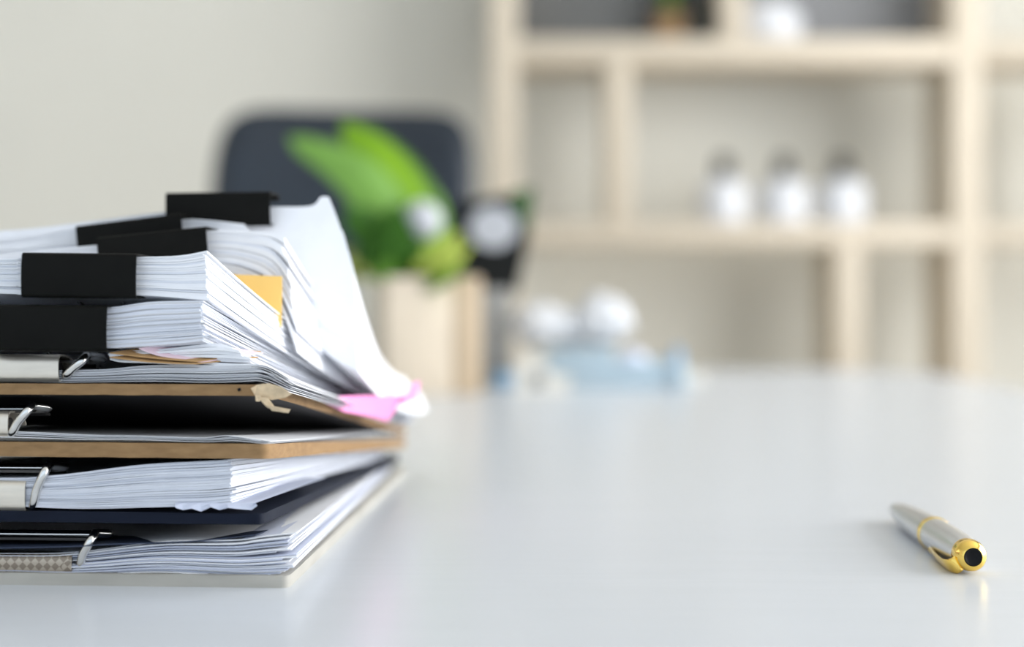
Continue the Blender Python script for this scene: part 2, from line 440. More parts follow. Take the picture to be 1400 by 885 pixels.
# ------------------------------------------------------------------ paper stacks
def paper_stack(name, label, cat, cols, Y0, ang, back, n, seed, mats='paper', straight=False, sheets_out=(), p=1.3, fan=0.0, jit=0.0006, group=None,
                gap=0.82, gv=1.0, wave=0.0003, sub=4, nv=16, colour_every=None, bow=0.0):
    """cols: front edge columns (px_bottom, py_bottom, px_top, py_top) left to right; back: (px_b, py_b, px_t, py_t, Y) right rear corner.
       n layers of sheets, each a closed curved slab with its own edges"""
    rr = random.Random(seed)
    cols = [c if len(c) == 4 else (c[0], c[1], c[0], c[2]) for c in cols]
    ta = math.tan(ang)
    Xr = (cols[-1][0] - 700) / FPX * Y0
    def pt(px, py):
        s = (px - 700) / FPX
        # intersect the ray with the front line Y = Y0 + ta*(Xr - X)
        Y = (Y0 + ta*Xr) / (1 + ta*s)
        return P(px, py, Y)
    fb = catmull([pt(c[0], c[1]) for c in cols], sub); ft = catmull([pt(c[2], c[3]) for c in cols], sub)
    nu = len(fb)
    bb = P(back[0], back[1], back[4]); bt = P(back[2], back[3], back[4])
    root = thing(name, (fb[nu//2].x, fb[nu//2].y + .1, min(bb.z, fb[0].z)), label, cat, group)
    def point(t, i, v, dx, dy, ph):
        F = fb[i].lerp(ft[i], t); B = bb.lerp(bt, t); R = fb[-1].lerp(ft[-1], t)
        Bx = B.x + (F.x - R.x); By = B.y + (F.y - R.y)
        if straight: w = v
        else:
            wf = 1.13*v*v/(v+0.13); wd = 1 - (1-v)**p
            e = (i/(nu-1))**3; w = wf + (wd-wf)*e
            w = w + bow*math.sin(PI*w)
        zb = B.z
        q = Vector((F.x + (Bx - F.x)*v, F.y + (By - F.y)*v, F.z + (zb - F.z)*w))
        q.x += dx*(i/(nu-1)) + fan*math.sin(PI*t**1.3)*(i/(nu-1))**6*(1-v) ; q.y += dy*(1-v)
        q.z += wave*math.sin(q.x*90 + ph)*(1-v)*math.sin(PI*min(1, i/(nu-1)*1.0))
        return q
    blocks = {}
    for k in range(n):
        t0 = k/n; t1 = t0 + gap/n*(1 + gv*rr.uniform(-.25, .15))
        dx = rr.gauss(0, jit); dy = rr.gauss(0, jit*0.5); ph = rr.uniform(0, .6)
        if k in sheets_out or k == n-1: key = 'sheet%d' % k
        else: key = mats if isinstance(mats, str) else mats[(colour_every or [0]*n)[k % len(colour_every or [0])]]
        if key not in blocks: blocks[key] = bmesh.new()
        b = blocks[key]
        if key.startswith('sheet'): dx += rr.uniform(-1, 1.3)*min(.0012, jit*2.4); dy -= rr.uniform(0, 1)*min(.0006, jit)
        def S(i, j): return point(t1, i, j/(nv-1), dx, dy, ph)
        def T(i, j): return point(t0, i, j/(nv-1), dx, dy, ph) - point(t1, i, j/(nv-1), dx, dy, ph)
        solid_grid(b, S, nu, nv, T)
    for key, b in blocks.items():
        if key.startswith('sheet'):
            mesh_obj('sheet', b, mats if isinstance(mats, str) else mats[0], root, angle=30)
        else:
            tag(mesh_obj('page_block', b, key, root, angle=30), kind='stuff')
    return root

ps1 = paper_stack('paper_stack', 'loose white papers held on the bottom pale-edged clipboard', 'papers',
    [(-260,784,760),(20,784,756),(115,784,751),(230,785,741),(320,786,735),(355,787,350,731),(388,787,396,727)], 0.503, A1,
    (530,643,522,634,0.80), 22, 11, mats=['paper', 'paper_blue_shade', 'paper_shade'], straight=True, sheets_out=(13, 9), jit=0.0022, wave=0.0007,
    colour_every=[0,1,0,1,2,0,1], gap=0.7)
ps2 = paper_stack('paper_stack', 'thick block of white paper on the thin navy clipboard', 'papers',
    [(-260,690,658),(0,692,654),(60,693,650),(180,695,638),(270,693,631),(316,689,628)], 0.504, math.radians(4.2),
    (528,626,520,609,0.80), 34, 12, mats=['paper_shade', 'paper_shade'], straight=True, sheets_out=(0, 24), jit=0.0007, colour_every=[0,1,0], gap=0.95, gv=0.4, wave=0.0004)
ps3 = paper_stack('paper_stack', 'few thin wavy sheets on the third clipboard from the bottom', 'papers',
    [(-200,597,590),(24,598,589),(140,601,594),(230,604,598),(285,604,598),(322,602,594),(366,607,602)], 0.503, math.radians(4.6),
    (548,592,546,589,0.795), 4, 13, straight=True, jit=0.001, gap=0.5, wave=0.0004)
ps4 = paper_stack('paper_stack', 'thin pile of curling sheets lying on the topmost clipboard', 'papers',
    [(-260,522,508),(100,522,505),(190,523,501),(270,523,500),(335,520,496),(362,521,360,499),(398,536,388,517)], 0.5035, math.radians(4.6),
    (556,584,552,578,0.80), 13, 14, straight=True, sheets_out=(6, 3), jit=0.0016, gap=0.6, wave=0.0005)

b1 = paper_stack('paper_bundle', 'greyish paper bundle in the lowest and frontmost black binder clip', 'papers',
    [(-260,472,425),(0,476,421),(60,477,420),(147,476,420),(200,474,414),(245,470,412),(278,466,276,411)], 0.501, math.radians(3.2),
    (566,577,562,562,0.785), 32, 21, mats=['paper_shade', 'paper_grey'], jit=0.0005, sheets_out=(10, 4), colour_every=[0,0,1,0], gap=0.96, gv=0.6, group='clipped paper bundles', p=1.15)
b1b = paper_stack('paper_stack', 'white sheets sagging loosely below the lowest clipped bundle', 'papers',
    [(150,492,482),(170,497,481),(225,500,479),(300,505,298,468),(345,505,322,474)], 0.506, math.radians(3.2),
    (553,580,545,574,0.80), 7, 22, jit=0.0016, sheets_out=(2, 4), gap=0.85, wave=0.0006)
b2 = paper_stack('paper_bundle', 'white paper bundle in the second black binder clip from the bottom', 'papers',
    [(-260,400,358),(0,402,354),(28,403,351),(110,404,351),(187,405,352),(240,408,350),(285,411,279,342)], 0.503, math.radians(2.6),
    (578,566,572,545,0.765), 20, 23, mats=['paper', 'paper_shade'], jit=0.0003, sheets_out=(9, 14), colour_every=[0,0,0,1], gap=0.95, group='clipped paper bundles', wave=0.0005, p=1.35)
b3 = paper_stack('paper_bundle', 'crumpled paper bundle behind the orange note, in the tilted middle binder clip', 'papers',
    [(-260,396,356),(0,392,349),(133,380,334),(210,372,326),(285,372,318),(335,378,330,316),(375,405,366,317),(406,482,387,324)], 0.574, math.radians(3),
    (584,562,570,532,0.79), 16, 24, mats=['paper', 'paper_shade'], jit=0.0005, sheets_out=(12, 6), colour_every=[0,0,0,1], gap=1.0, gv=0.3, group='clipped paper bundles', wave=0.0008, p=1.6)
b4 = paper_stack('paper_bundle', 'paper bundle held by the tilted binder clip just behind the middle one', 'papers',
    [(-260,352,331),(0,348,327),(105,344,312),(180,340,305),(250,336,300),(300,330,299,303),(352,336,334,306)], 0.592, math.radians(3),
    (545,530,530,510,0.79), 12, 25, jit=0.0006, sheets_out=(6,), gap=0.95, group='clipped paper bundles', wave=0.0006, p=1.6)
b5 = paper_stack('paper_bundle', 'tall drooping white paper bundle in the highest, rearmost binder clip', 'papers',
    [(-260,345,326),(0,336,316),(120,326,303),(226,316,290),(300,330,285),(372,400,283),(425,462,424,282),(456,490,438,270),(490,508,449,270)], 0.606, math.radians(3),
    (582,560,552,516,0.79), 26, 26, jit=0.00012, sheets_out=(), gap=1.05, gv=0.0, group='clipped paper bundles', wave=0.0, p=2.0, fan=0.005)

# ------------------------------------------------------------------ binder clips
def binder_clip(label, cx, cy, Y, wid, hgt, roll, yaw, depth=0.02):
    C = P(cx, cy, Y)
    root = thing('binder_clip', C, label, 'binder clip', 'black binder clips')
    root.rotation_euler = (0, roll, yaw)
    th = 0.0006; h = hgt/2
    prof = [(depth, h-0.0012), (depth-0.001, h-0.0004)]
    for k in range(5):
        a = PI/2*k/4; prof.append((0.0016 - 0.0016*math.sin(a), h - 0.0016 + 0.0016*math.cos(a)))
    for k in range(1, 6): prof.append((-0.0004*math.sin(PI*k/6), h-0.0016 - (hgt-0.0032)*k/6))
    for k in range(5):
        a = PI/2*k/4; prof.append((0.0016 - 0.0016*math.cos(a), -h + 0.0016 - 0.0016*math.sin(a)))
    prof += [(depth-0.001, -h+0.0004), (depth, -h+0.0012)]
    nr = []
    for i in range(len(prof)):
        a = prof[max(i-1, 0)]; b = prof[min(i+1, len(prof)-1)]
        d = Vector((b[0]-a[0], b[1]-a[1])).normalized(); nr.append((-d.y, d.x))
    xs = [-wid/2, -wid/2+0.0003, -wid/4, 0, wid/4, wid/2-0.0003, wid/2]
    bm = bmesh.new()
    solid_grid(bm, lambda i, j: Vector((xs[i], prof[j][0], prof[j][1])), len(xs), len(prof), lambda i, j: Vector((0, nr[j][0], nr[j][1]))*th)
    mesh_obj('body', bm, 'clip_black', root, world=False, angle=50)
    for s in (1, -1):
        bm = bmesh.new()
        tube(bm, [(-wid/2+0.0002, depth+0.0004, s*(h-0.0016)), (wid/2-0.0002, depth+0.0004, s*(h-0.0016))], 0.0013, 10)
        mesh_obj('rolled_lip', bm, 'clip_black', root, world=False)
        z = s*(h+0.0002)
        loop = catmull([(-0.009, depth+0.0004, s*(h-0.0014)), (-0.0075, depth+0.008, z), (-0.006, depth+0.02, z), (-0.007, depth+0.028, z), (-0.004, depth+0.033, z),
                        (0.004, depth+0.033, z), (0.007, depth+0.028, z), (0.006, depth+0.02, z), (0.0075, depth+0.008, z), (0.009, depth+0.0004, s*(h-0.0014))], 4)
        # the wire handles lie folded back along the bundle
        loop = [Vector((p.x, p.y, p.z - (0.30 if s > 0 else 0.42)*max(0, p.y-depth))) for p in loop]
        bm = bmesh.new(); tube(bm, loop, 0.0008, 8); mesh_obj('handle', bm, 'wire_steel', root, world=False)
    return root
mm = lambda px, Y: px / FPX * Y
binder_clip('lowest black binder clip, cut off by the left picture edge', 62, 449, 0.4985, mm(170, .4985), mm(64, .4985), 0.008, math.radians(-3))
binder_clip('black binder clip second from the bottom, held level on white paper', 107.5, 377, 0.4995, mm(159, .4995), mm(62, .4995), 0.012, math.radians(-2.6))
binder_clip('tilted black binder clip in the middle, next to the crumpled pages', 209, 345, 0.570, mm(152, .570), mm(56, .570), -0.100, math.radians(-3))
binder_clip('tilted black binder clip partly hidden behind the middle one', 178, 328, 0.588, mm(147, .588), mm(56, .588), -0.118, math.radians(-3))
binder_clip('topmost black binder clip standing at the rear of the pile', 298, 286, 0.602, mm(144, .602), mm(47, .602), -0.012, math.radians(-2))

# ------------------------------------------------------------------ notes between the papers
def note(name, label, corners, m, th=0.00025, n=8, bend=0.0, cat='note', group=None):
    """corners: four (px,py,Y), bilinear sheet, bent outwards in its middle"""
    c = [P(*k) for k in corners]
    nrm = (c[1]-c[0]).cross(c[3]-c[0]).normalized()
    if nrm.y > 0: nrm = -nrm
    def S(i, j):
        u, v = i/(n-1), j/(n-1)
        p = c[0].lerp(c[1], u).lerp(c[3].lerp(c[2], u), v)
        return p + nrm*(bend*math.sin(PI*u)*(0.4+0.6*v) + 0.0004*noise.noise(p*60))
    bm = bmesh.new(); solid_grid(bm, S, n, n, lambda i, j: -nrm*th)
    return tag(mesh_obj(name, bm, m, None), label, cat, group)
note('sticky_note', 'orange-yellow sticky note poking out between the paper bundles', [(290,374,0.567),(386,378,0.567),(385,447,0.570),(290,447,0.570)], 'yellow_paper', bend=0.0012)
note('sticky_note', 'bright pink sticky note along the right side of the pile', [(430,543,0.585),(556,540,0.69),(530,576,0.675),(470,563,0.61)], 'pink_paper', bend=0.0008)
note('sticky_note', 'small pink paper tab curling up at the right tip of the pile', [(562,526,0.69),(574,521,0.695),(571,546,0.69),(546,556,0.675)], 'pink_paper', bend=0.001)
note('index_tab', 'pale blue index tab peeking from behind the tallest bundle', [(484,415,0.70),(497,428,0.70),(503,454,0.70),(488,468,0.70)], 'blue_paper')
def flat_sheet(name, label, cols, Y0, depth, m, drop, cat='paper'):
    c = catmull([P(x, y, Y0) for x, y in cols], 5); n = len(c)
    bm = bmesh.new()
    solid_grid(bm, lambda i, j: c[i] + Vector((0.02*j/7, depth*j/7, -drop*j/7)), n, 8, lambda i, j: Vector((0, 0, -0.00035)))
    return tag(mesh_obj(name, bm, m, None), label, cat)
flat_sheet('envelope', 'brown kraft envelope edge below the lowest binder clip', [(150,482),(190,487),(230,491),(270,494)], 0.5040, 0.014, 'kraft_paper', -0.0030, 'envelope')
flat_sheet('envelope', 'second brown kraft flap sagging lower under the lowest binder clip', [(150,488),(190,493),(230,496),(268,497)], 0.5035, 0.012, 'kraft_paper', -0.0018, 'envelope')
flat_sheet('pink_slip', 'pale pink slip among sagging sheets beside the kraft envelope', [(190,476),(215,485),(245,490),(275,495)], 0.5050, 0.012, 'pale_pink_paper', -0.0028)
flat_sheet('folder_sheet', 'dark navy folder sheet over the papers on the bottom clipboard', [(-250,752),(60,748),(150,744),(260,740),(350,731)], 0.5035, 0.24, 'navy_folder', 0.018, 'folder')
# a crumpled sheet with a torn lower edge under the thick block
def crumpled_edge():
    rr = random.Random(5)
    low_pts = [(240,695),(250,698),(262,696),(275,700),(288,694),(300,698),(312,695),(330,697),(344,698),(352,692),(349,688)]
    n = len(low_pts)
    low = [P(x, y-0.5, 0.5005 + 0.0010*rr.random()) for x, y in low_pts]
    top = [P(x*0.985+3, 688.5 - 1.2*rr.random(), 0.5028) for x, y in low_pts]
    mid = [t.lerp(l, 0.55) + Vector((0, -0.0006*rr.random(), 0)) for t, l in zip(top, low)]
    back = [t + Vector((0.012, 0.10, -0.004)) for t in top]
    rows = [low, mid, top, back]
    bm = bmesh.new()
    solid_grid(bm, lambda i, j: rows[j][i], n, 4, lambda i, j: Vector((0, 0.0002, -0.0001)))
    return tag(mesh_obj('crumpled_sheet', bm, 'paper_blue_shade', None, smooth=False), 'crumpled white sheet with ragged corner under the thick paper block', 'paper')
crumpled_edge()

# ------------------------------------------------------------------ pen
def pen():
    H = Vector((0.1692, 0.522, 0.0068)); T = Vector((0.1742, 0.648, 0.0052))
    d = (T-H); L = d.length
    root = thing('ballpoint_pen', H, 'silver and gold ballpoint pen lying alone on the white desk', 'pen')
    q = Vector((0, 1, 0)).rotation_difference(d.normalized())
    root.rotation_mode = 'QUATERNION'; root.rotation_quaternion = q
    def part(name, prof, m, **k):
        bm = bmesh.new(); lathe(bm, prof, 40, 'y', **k); return mesh_obj(name, bm, m, root, world=False, angle=35)
    part('barrel', [(0.0056,0.008),(0.0061,0.014),(0.0065,0.030),(0.0066,0.046),(0.00655,0.0535)], 'pen_silver')
    part('ring', [(0.0064,0.0530),(0.0069,0.0533),(0.0070,0.0545),(0.0069,0.0557),(0.0064,0.056)], 'pen_gold')
    part('lower_barrel', [(0.0064,0.0556),(0.0063,0.070),(0.0058,0.088),(0.0049,0.106),(0.0038,0.118),(0.0031,0.1225)], 'pen_silver')
    part('tip', [(0.0031,0.1222),(0.0026,0.1245),(0.0013,0.128),(0.0008,L)], 'pen_gold')
    part('gold_cap', [(0.0030,0.0002),(0.0034,-0.0004),(0.0047,0.0003),(0.0055,0.0016),(0.0059,0.0038),(0.0059,0.0062),(0.0057,0.0085)], 'pen_gold', cap0=False)
    part('black_end', [(0.0001,0.0004),(0.0020,0.0002),(0.0029,-0.0003),(0.0033,-0.0002),(0.0033,0.0015)], 'pen_black', cap1=False)
    # clip: leaves the cap on the lower left side and runs along the barrel
    a = math.radians(212); rad = Vector((math.cos(a), 0, math.sin(a))); tan = Vector((-math.sin(a), 0, math.cos(a)))
    path = [(0.0050,0.003,0.0030),(0.0066,0.0026,0.0031),(0.0079,0.004,0.0031),(0.0086,0.008,0.0029),(0.0085,0.016,0.0026),(0.0079,0.026,0.0022),(0.0070,0.034,0.0019),(0.0072,0.0365,0.0015)]
    path = [Vector(p) for p in path]; fine = catmull(path, 5)
    bm = bmesh.new(); ring = []
    for i, p in enumerate(fine):
        nx = fine[min(i+1, len(fine)-1)] - fine[max(i-1, 0)]
        t2 = Vector((nx.x, nx.y)).normalized(); n2 = Vector((t2.y, -t2.x))
        rr = []
        for k in range(12):
            b = 2*PI*k/12
            o = math.cos(b)*p.z; h = math.sin(b)*0.00085
            rr.append(bm.verts.new(rad*(p.x + n2.x*h) + Vector((0, p.y + n2.y*h, 0)) + tan*o))
        ring.append(rr)
    for A, B in zip(ring, ring[1:]):
        for k in range(12): bm.faces.new((A[k], A[(k+1)%12], B[(k+1)%12], B[k]))
    bm.faces.new(ring[0]); bm.faces.new(ring[-1][::-1])
    mesh_obj('clip', bm, 'pen_gold', root, world=False)
pen()

# ------------------------------------------------------------------ office chair
def chair():
    Y = 2.3
    cx = (469-700)/FPX*Y
    root = thing('office_chair', (cx, Y, FZ), 'black leather office chair with rounded back behind the plant', 'chair')
    root.rotation_euler = (0, 0, math.radians(-4))
    zt = EYE + (HOR-147)/FPX*Y - FZ        # top of the back above the floor
    wd = 360/FPX*Y
    def slab(name, w, h, zc, yc, th, r, m, curve, lean, roll=0.0, n=3.6):
        bm = bmesh.new(); N = 56; rings = []
        def outline(s, y):
            out = []
            for k in range(N):
                a = 2*PI*k/N; c, s_ = math.cos(a), math.sin(a)
                x = abs(c)**(2/n)*math.copysign(1, c)*(w/2*s); z = abs(s_)**(2/n)*math.copysign(1, s_)*(h/2*s)
                x2 = x*math.cos(roll)+z*math.sin(roll); z2 = -x*math.sin(roll)+z*math.cos(roll)
                out.append(bm.verts.new((x2, yc + y + curve*(x2/(w/2))**2 + lean*z2, zc + z2)))
            return out
        for s, y in ((0.5,-th*0.55),(0.85,-th*0.5),(0.96,-th*0.3),(1.0,0),(0.97,th*0.35),(0.88,th*0.5),(0.5,th*0.5)): rings.append(outline(s, y))
        for A, B in zip(rings, rings[1:]):
            for k in range(N): bm.faces.new((A[k], A[(k+1)%N], B[(k+1)%N], B[k]))
        bm.faces.new(rings[0]); bm.faces.new(rings[-1][::-1])
        return mesh_obj(name, bm, m, root, world=False, angle=60)
    hb = 0.60
    slab('backrest', wd, hb, zt-hb/2, 0, 0.055, 0.1, 'chair_leather', -0.05, 0.10, roll=math.radians(1.6), n=7.0)
    bm = bmesh.new(); box(bm, -0.24, 0.24, -0.46, 0.02, 0.42, 0.50, 0.035, 4); mesh_obj('seat', bm, 'chair_leather', root, world=False)
    bm = bmesh.new(); tube(bm, catmull([(0,-0.2,0.41),(0,0.03,0.41),(0,0.07,0.50),(0,0.06,0.66)], 6), 0.022, 10); mesh_obj('back_support', bm, 'chair_plastic', root, world=False)
    bm = bmesh.new(); lathe(bm, [(0.03,0.10),(0.03,0.26),(0.02,0.265),(0.02,0.42)], 20)
    for v in bm.verts: v.co.y -= 0.22
    mesh_obj('gas_column', bm, 'chair_plastic', root, world=False)
    for k in range(5):
        a = 2*PI*k/5 + 0.3
        e = Vector((0.28*math.cos(a), -0.22+0.28*math.sin(a), 0.075))
        bm = bmesh.new(); tube(bm, [(0,-0.22,0.13), e], [0.026, 0.017], 10); mesh_obj('base_arm', bm, 'chair_plastic', root, world=False)
        bm = bmesh.new(); lathe(bm, [(0.012,-0.02),(0.026,-0.018),(0.028,0),(0.026,0.018),(0.012,0.02)], 18, 'y')
        for v in bm.verts: v.co += Vector((e.x, e.y, 0.028))
        mesh_obj('caster', bm, 'chair_plastic', root, world=False)
chair()

# ------------------------------------------------------------------ shelving
SY = 3.22; SD = 0.20
sx = lambda px: (px-700)/FPX*SY
sz = lambda py: EYE - (py-HOR)/FPX*SY
sh = thing('shelf_unit', (sx(1000), SY, FZ), 'pale wooden open shelf unit against the beige wall', 'shelf')
def sbox(name, x0, x1, z0, z1, m, y0=SY, y1=SY+SD, bev=0.003):
    bm = bmesh.new(); box(bm, x0, x1, y0, y1, z0, z1, bev); return mesh_obj(name, bm, m, sh)
TOPZ = 1.25
for a, b in ((669, 709), (1301, 1344), (1930, 1972)): sbox('upright', sx(a), sx(b), FZ, TOPZ, 'pale_wood')
for (a, b) in ((709, 1301), (1344, 1930)):
    for (p, q, nm) in ((52, 87, 'shelf_board'), (305, 336, 'shelf_board'), (585, 616, 'shelf_board'), (860, 890, 'shelf_board')):
        sbox(nm, sx(a), sx(b), sz(q), sz(p), 'pale_wood_h')
    sbox('shelf_board', sx(a), sx(b), TOPZ-0.05, TOPZ, 'pale_wood_h')
    sbox('shelf_board', sx(a), sx(b), sz(-190), sz(-225), 'pale_wood_h')
for (a, b, p, q) in ((830, 864, 87, 305), (986, 1019, -190, 52), (1141, 1180, 336, 585), (860, 895, 616, 860), (1480, 1515, 87, 305), (1700, 1735, 336, 585)):
    sbox('divider', sx(a), sx(b), sz(q), sz(p), 'pale_wood')
sbox('back_panel', sx(709), sx(986), sz(52), sz(-190), 'panel_grey', SY+SD-0.02, SY+SD, 0.001)
sbox('back_panel', sx(1019), sx(1301), sz(52), sz(-190), 'panel_pale_grey', SY+SD-0.02, SY+SD, 0.001)

def lathe_thing(name, label, cat, loc, parts, group=None, n=28):
    root = thing(name, loc, label, cat, group)
    for nm, prof, m in parts:
        bm = bmesh.new(); lathe(bm, prof, n); mesh_obj(nm, bm, m, root, world=False)
    return root
jl = ['white bottle with dark stopper, left of three on the shelf', 'white bottle with dark stopper, middle of three on the shelf', 'white bottle with dark stopper, right of three on the shelf']
for k, px in enumerate((989, 1071, 1151)):
    y = SY + 0.062; x = (px-700)/FPX*y
    lathe_thing('bottle', jl[k], 'bottle', (x, y, sz(305)), [
        ('body', [(0.045,0),(0.053,0.004),(0.055,0.012),(0.055,0.080),(0.051,0.092),(0.038,0.101),(0.022,0.105)], 'white_ceramic'),
        ('neck', [(0.021,0.104),(0.018,0.110),(0.017,0.118)], 'white_ceramic'),
        ('stopper', [(0.018,0.106),(0.020,0.112),(0.021,0.140),(0.014,0.156),(0.004,0.160)], 'black_card')], 'white bottles on the shelf')
y = SY + 0.085
lathe_thing('ceramic_vase', 'squat white ceramic vase on the upper shelf', 'vase', ((1050-700)/FPX*y, y, sz(52)), [
    ('body', [(0.05,0),(0.068,0.006),(0.080,0.03),(0.080,0.055),(0.066,0.075),(0.046,0.086),(0.044,0.092),(0.040,0.092),(0.040,0.06)], 'white_ceramic')])
tp = lathe_thing('potted_plant', 'small brown pot with green sprig on the upper shelf', 'plant', ((915-700)/FPX*(SY+.11), SY+.11, sz(52)), [
    ('pot', [(0.026,0),(0.030,0.004),(0.038,0.06),(0.041,0.062),(0.041,0.072),(0.036,0.072)], 'terracotta'),
    ('soil', [(0.001,0.064),(0.035,0.064),(0.035,0.067),(0.001,0.068)], 'soil')])
lathe_thing('dark_jar', 'dark glazed jar on the upper shelf beside the small pot', 'jar', ((956-700)/FPX*(SY+.10), SY+.10, sz(52)), [
    ('body', [(0.026,0),(0.033,0.006),(0.036,0.03),(0.036,0.08),(0.026,0.098),(0.020,0.102)], 'dark_glaze'),
    ('lid', [(0.022,0.101),(0.024,0.106),(0.020,0.114),(0.006,0.118),(0.006,0.126)], 'dark_glaze')])

# ------------------------------------------------------------------ leaves
def leaf(name, path, wid, m, parent, side, cup=0.15, n=12, rnd=1.0):
    """path: root..tip world points; side: width direction"""
    pts = catmull(path, n // (len(path)-1) + 1); N = len(pts); side = Vector(side).normalized()
    W = 7
    def S(i, j):
        t = i/(N-1); wv = wid * (max(0.04, math.sin(PI*(0.03+0.97*t**0.85)) ** rnd))
        u = (j/(W-1)*2-1)
        tg = (pts[min(i+1, N-1)] - pts[max(i-1, 0)]).normalized()
        nr = tg.cross(side).normalized()
        return pts[i] + side*(u*wv) + nr*(cup*wv*abs(u)**1.5)
    bm = bmesh.new(); solid_grid(bm, S, N, W, lambda i, j: Vector((0, 0.0004, -0.0003)))
    return mesh_obj(name, bm, m, parent)

# small sprig of the shelf plant
for k in range(6):
    a = 2*PI*k/6
    b = Vector(tp.location) + Vector((0, 0, 0.066))
    leaf('leaf', [b, b + Vector((0.02*math.cos(a), 0.02*math.sin(a), 0.05)), b + Vector((0.05*math.cos(a), 0.05*math.sin(a), 0.085))], 0.014, 'leaf_mid', tp, (-math.sin(a), math.cos(a), 0))

# ------------------------------------------------------------------ wooden planter box on the desk
BX = Vector(((582-700)/FPX*1.49, 1.49, 0))
pb = thing('wooden_planter', BX, 'square wooden box planter with green leaves on the desk', 'planter')
yaw = math.radians(14)
Rz = Matrix.Rotation(yaw, 3, 'Z')
bw, bh, bt = 0.0485, 0.1195, 0.006
def rb(x0, x1, y0, y1, z0, z1, bev=0.0015):
    b = bmesh.new(); box(b, x0, x1, y0, y1, z0, z1, bev)
    for v in b.verts: v.co = Rz @ v.co + BX
    return b
mesh_obj('front_panel', rb(-bw, bw, -bw, -bw+bt, 0, bh), 'box_wood', pb)
mesh_obj('shade_strip', rb(bw-0.030, bw+0.0006, -bw-0.0008, -bw+bt*0.6, 0, bh+0.0004), 'shaded_side_wood', pb)  # added strip on the front, painted darker to stand for the shaded right side
mesh_obj('back_panel', rb(-bw, bw, bw-bt, bw, 0, bh), 'box_wood', pb)
mesh_obj('side_panel', rb(-bw, -bw+bt, -bw+bt, bw-bt, 0, bh), 'box_wood', pb)
mesh_obj('side_panel', rb(bw-bt, bw, -bw+bt, bw-bt, 0, bh), 'box_wood', pb)
mesh_obj('bottom_panel', rb(-bw+bt, bw-bt, -bw+bt, bw-bt, 0.001, 0.008), 'box_wood', pb)
mesh_obj('soil', rb(-bw+bt, bw-bt, -bw+bt, bw-bt, 0.09, 0.105), 'soil', pb)
PY = 1.49
L = lambda px, py, Y=PY: P(px, py, Y)
leaf('leaf', [L(572,392), L(545,325,1.47), L(490,240,1.45), L(396,188,1.44)], 0.027, 'leaf_light', pb, (0.72, 0.2, 0.66), rnd=0.6)
leaf('leaf', [L(576,392), L(556,310,1.49), L(520,225,1.49), L(470,166,1.49)], 0.033, 'leaf_bright', pb, (0.9, 0.25, 0.40), rnd=0.75)
leaf('leaf', [L(582,392), L(578,310,1.52), L(556,235,1.52), L(505,172,1.53)], 0.022, 'leaf_mid', pb, (0.9, 0.2, 0.40))
leaf('leaf', [L(584,392), L(592,330,1.53), L(585,270,1.54), L(545,205,1.55)], 0.018, 'leaf_light', pb, (0.92, 0.2, 0.30))
leaf('leaf', [L(570,395), L(550,360,1.46), L(522,325,1.45), L(474,285,1.43)], 0.030, 'leaf_dark', pb, (0.8, 0.2, 0.6), rnd=0.6)
leaf('leaf', [L(562,395), L(548,365,1.45), L(540,330,1.44), L(540,280,1.43)], 0.026, 'leaf_dark', pb, (1, 0.1, 0.1), rnd=0.7)
leaf('leaf', [L(560,395), L(530,370,1.44), L(505,355,1.46), L(480,345,1.46)], 0.014, 'leaf_mid', pb, (0.4, 0.3, 0.8))
leaf('leaf', [L(585,395), L(592,370,1.45), L(602,345,1.44), L(618,318,1.44)], 0.024, 'leaf_lime', pb, (0.95, 0.1, 0.3), rnd=0.6)
leaf('leaf', [L(592,397), L(606,380,1.44), L(618,362,1.43), L(640,335,1.43)], 0.020, 'leaf_lime', pb, (0.8, 0.1, 0.5), rnd=0.6)
leaf('leaf', [L(578,397), L(590,388,1.44), L(610,380,1.43), L(640,372,1.43)], 0.012, 'leaf_mid', pb, (0.2, 0.3, 0.9))

def ball_pick(label, px, py, Y, r, base, sq=1.0):
    c = P(px, py, Y); b = P(*base)
    root = thing('ball_topped_pick', b, label, 'ornament', 'white round ornaments in the planter')
    bm = bmesh.new(); bmesh.ops.create_icosphere(bm, subdivisions=3, radius=r)
    for v in bm.verts: v.co = Vector((v.co.x, v.co.y, v.co.z*sq)) * (1 + 0.04*noise.noise(v.co*120)) + c
    mesh_obj('ball', bm, 'white_print', root)
    bm = bmesh.new(); tube(bm, [b, b.lerp(c, 0.5) + Vector((0.002, 0, 0)), c], 0.003, 10); mesh_obj('stem', bm, 'black_card', root)
ball_pick('round white ball on a dark stick standing in the wooden planter', 577, 302, 1.47, 0.0205, (566, 400, 1.48))

# pale pot mostly hidden between the pile and the planter
pl = lathe_thing('flower_pot', 'pale cream pot with lime leaves half hidden behind the paper pile', 'plant', ((498-700)/FPX*1.62, 1.62, 0), [
    ('pot', [(0.030,0),(0.033,0.003),(0.040,0.105),(0.043,0.108),(0.043,0.118),(0.038,0.118)], 'cream_ceramic'),
    ('soil', [(0.001,0.106),(0.037,0.106),(0.037,0.110),(0.001,0.111)], 'soil')])
for k, (tx, ty, wv) in enumerate(((470,345,0.020),(500,350,0.022),(518,372,0.016),(485,372,0.020),(455,365,0.018))):
    leaf('leaf', [P(496,404,1.615), P((496+tx)/2, (400+ty)/2-6, 1.60), P(tx, ty, 1.585-0.006*k)], wv, 'leaf_pale', pl, (0.9, 0.2, 0.3), rnd=0.6)

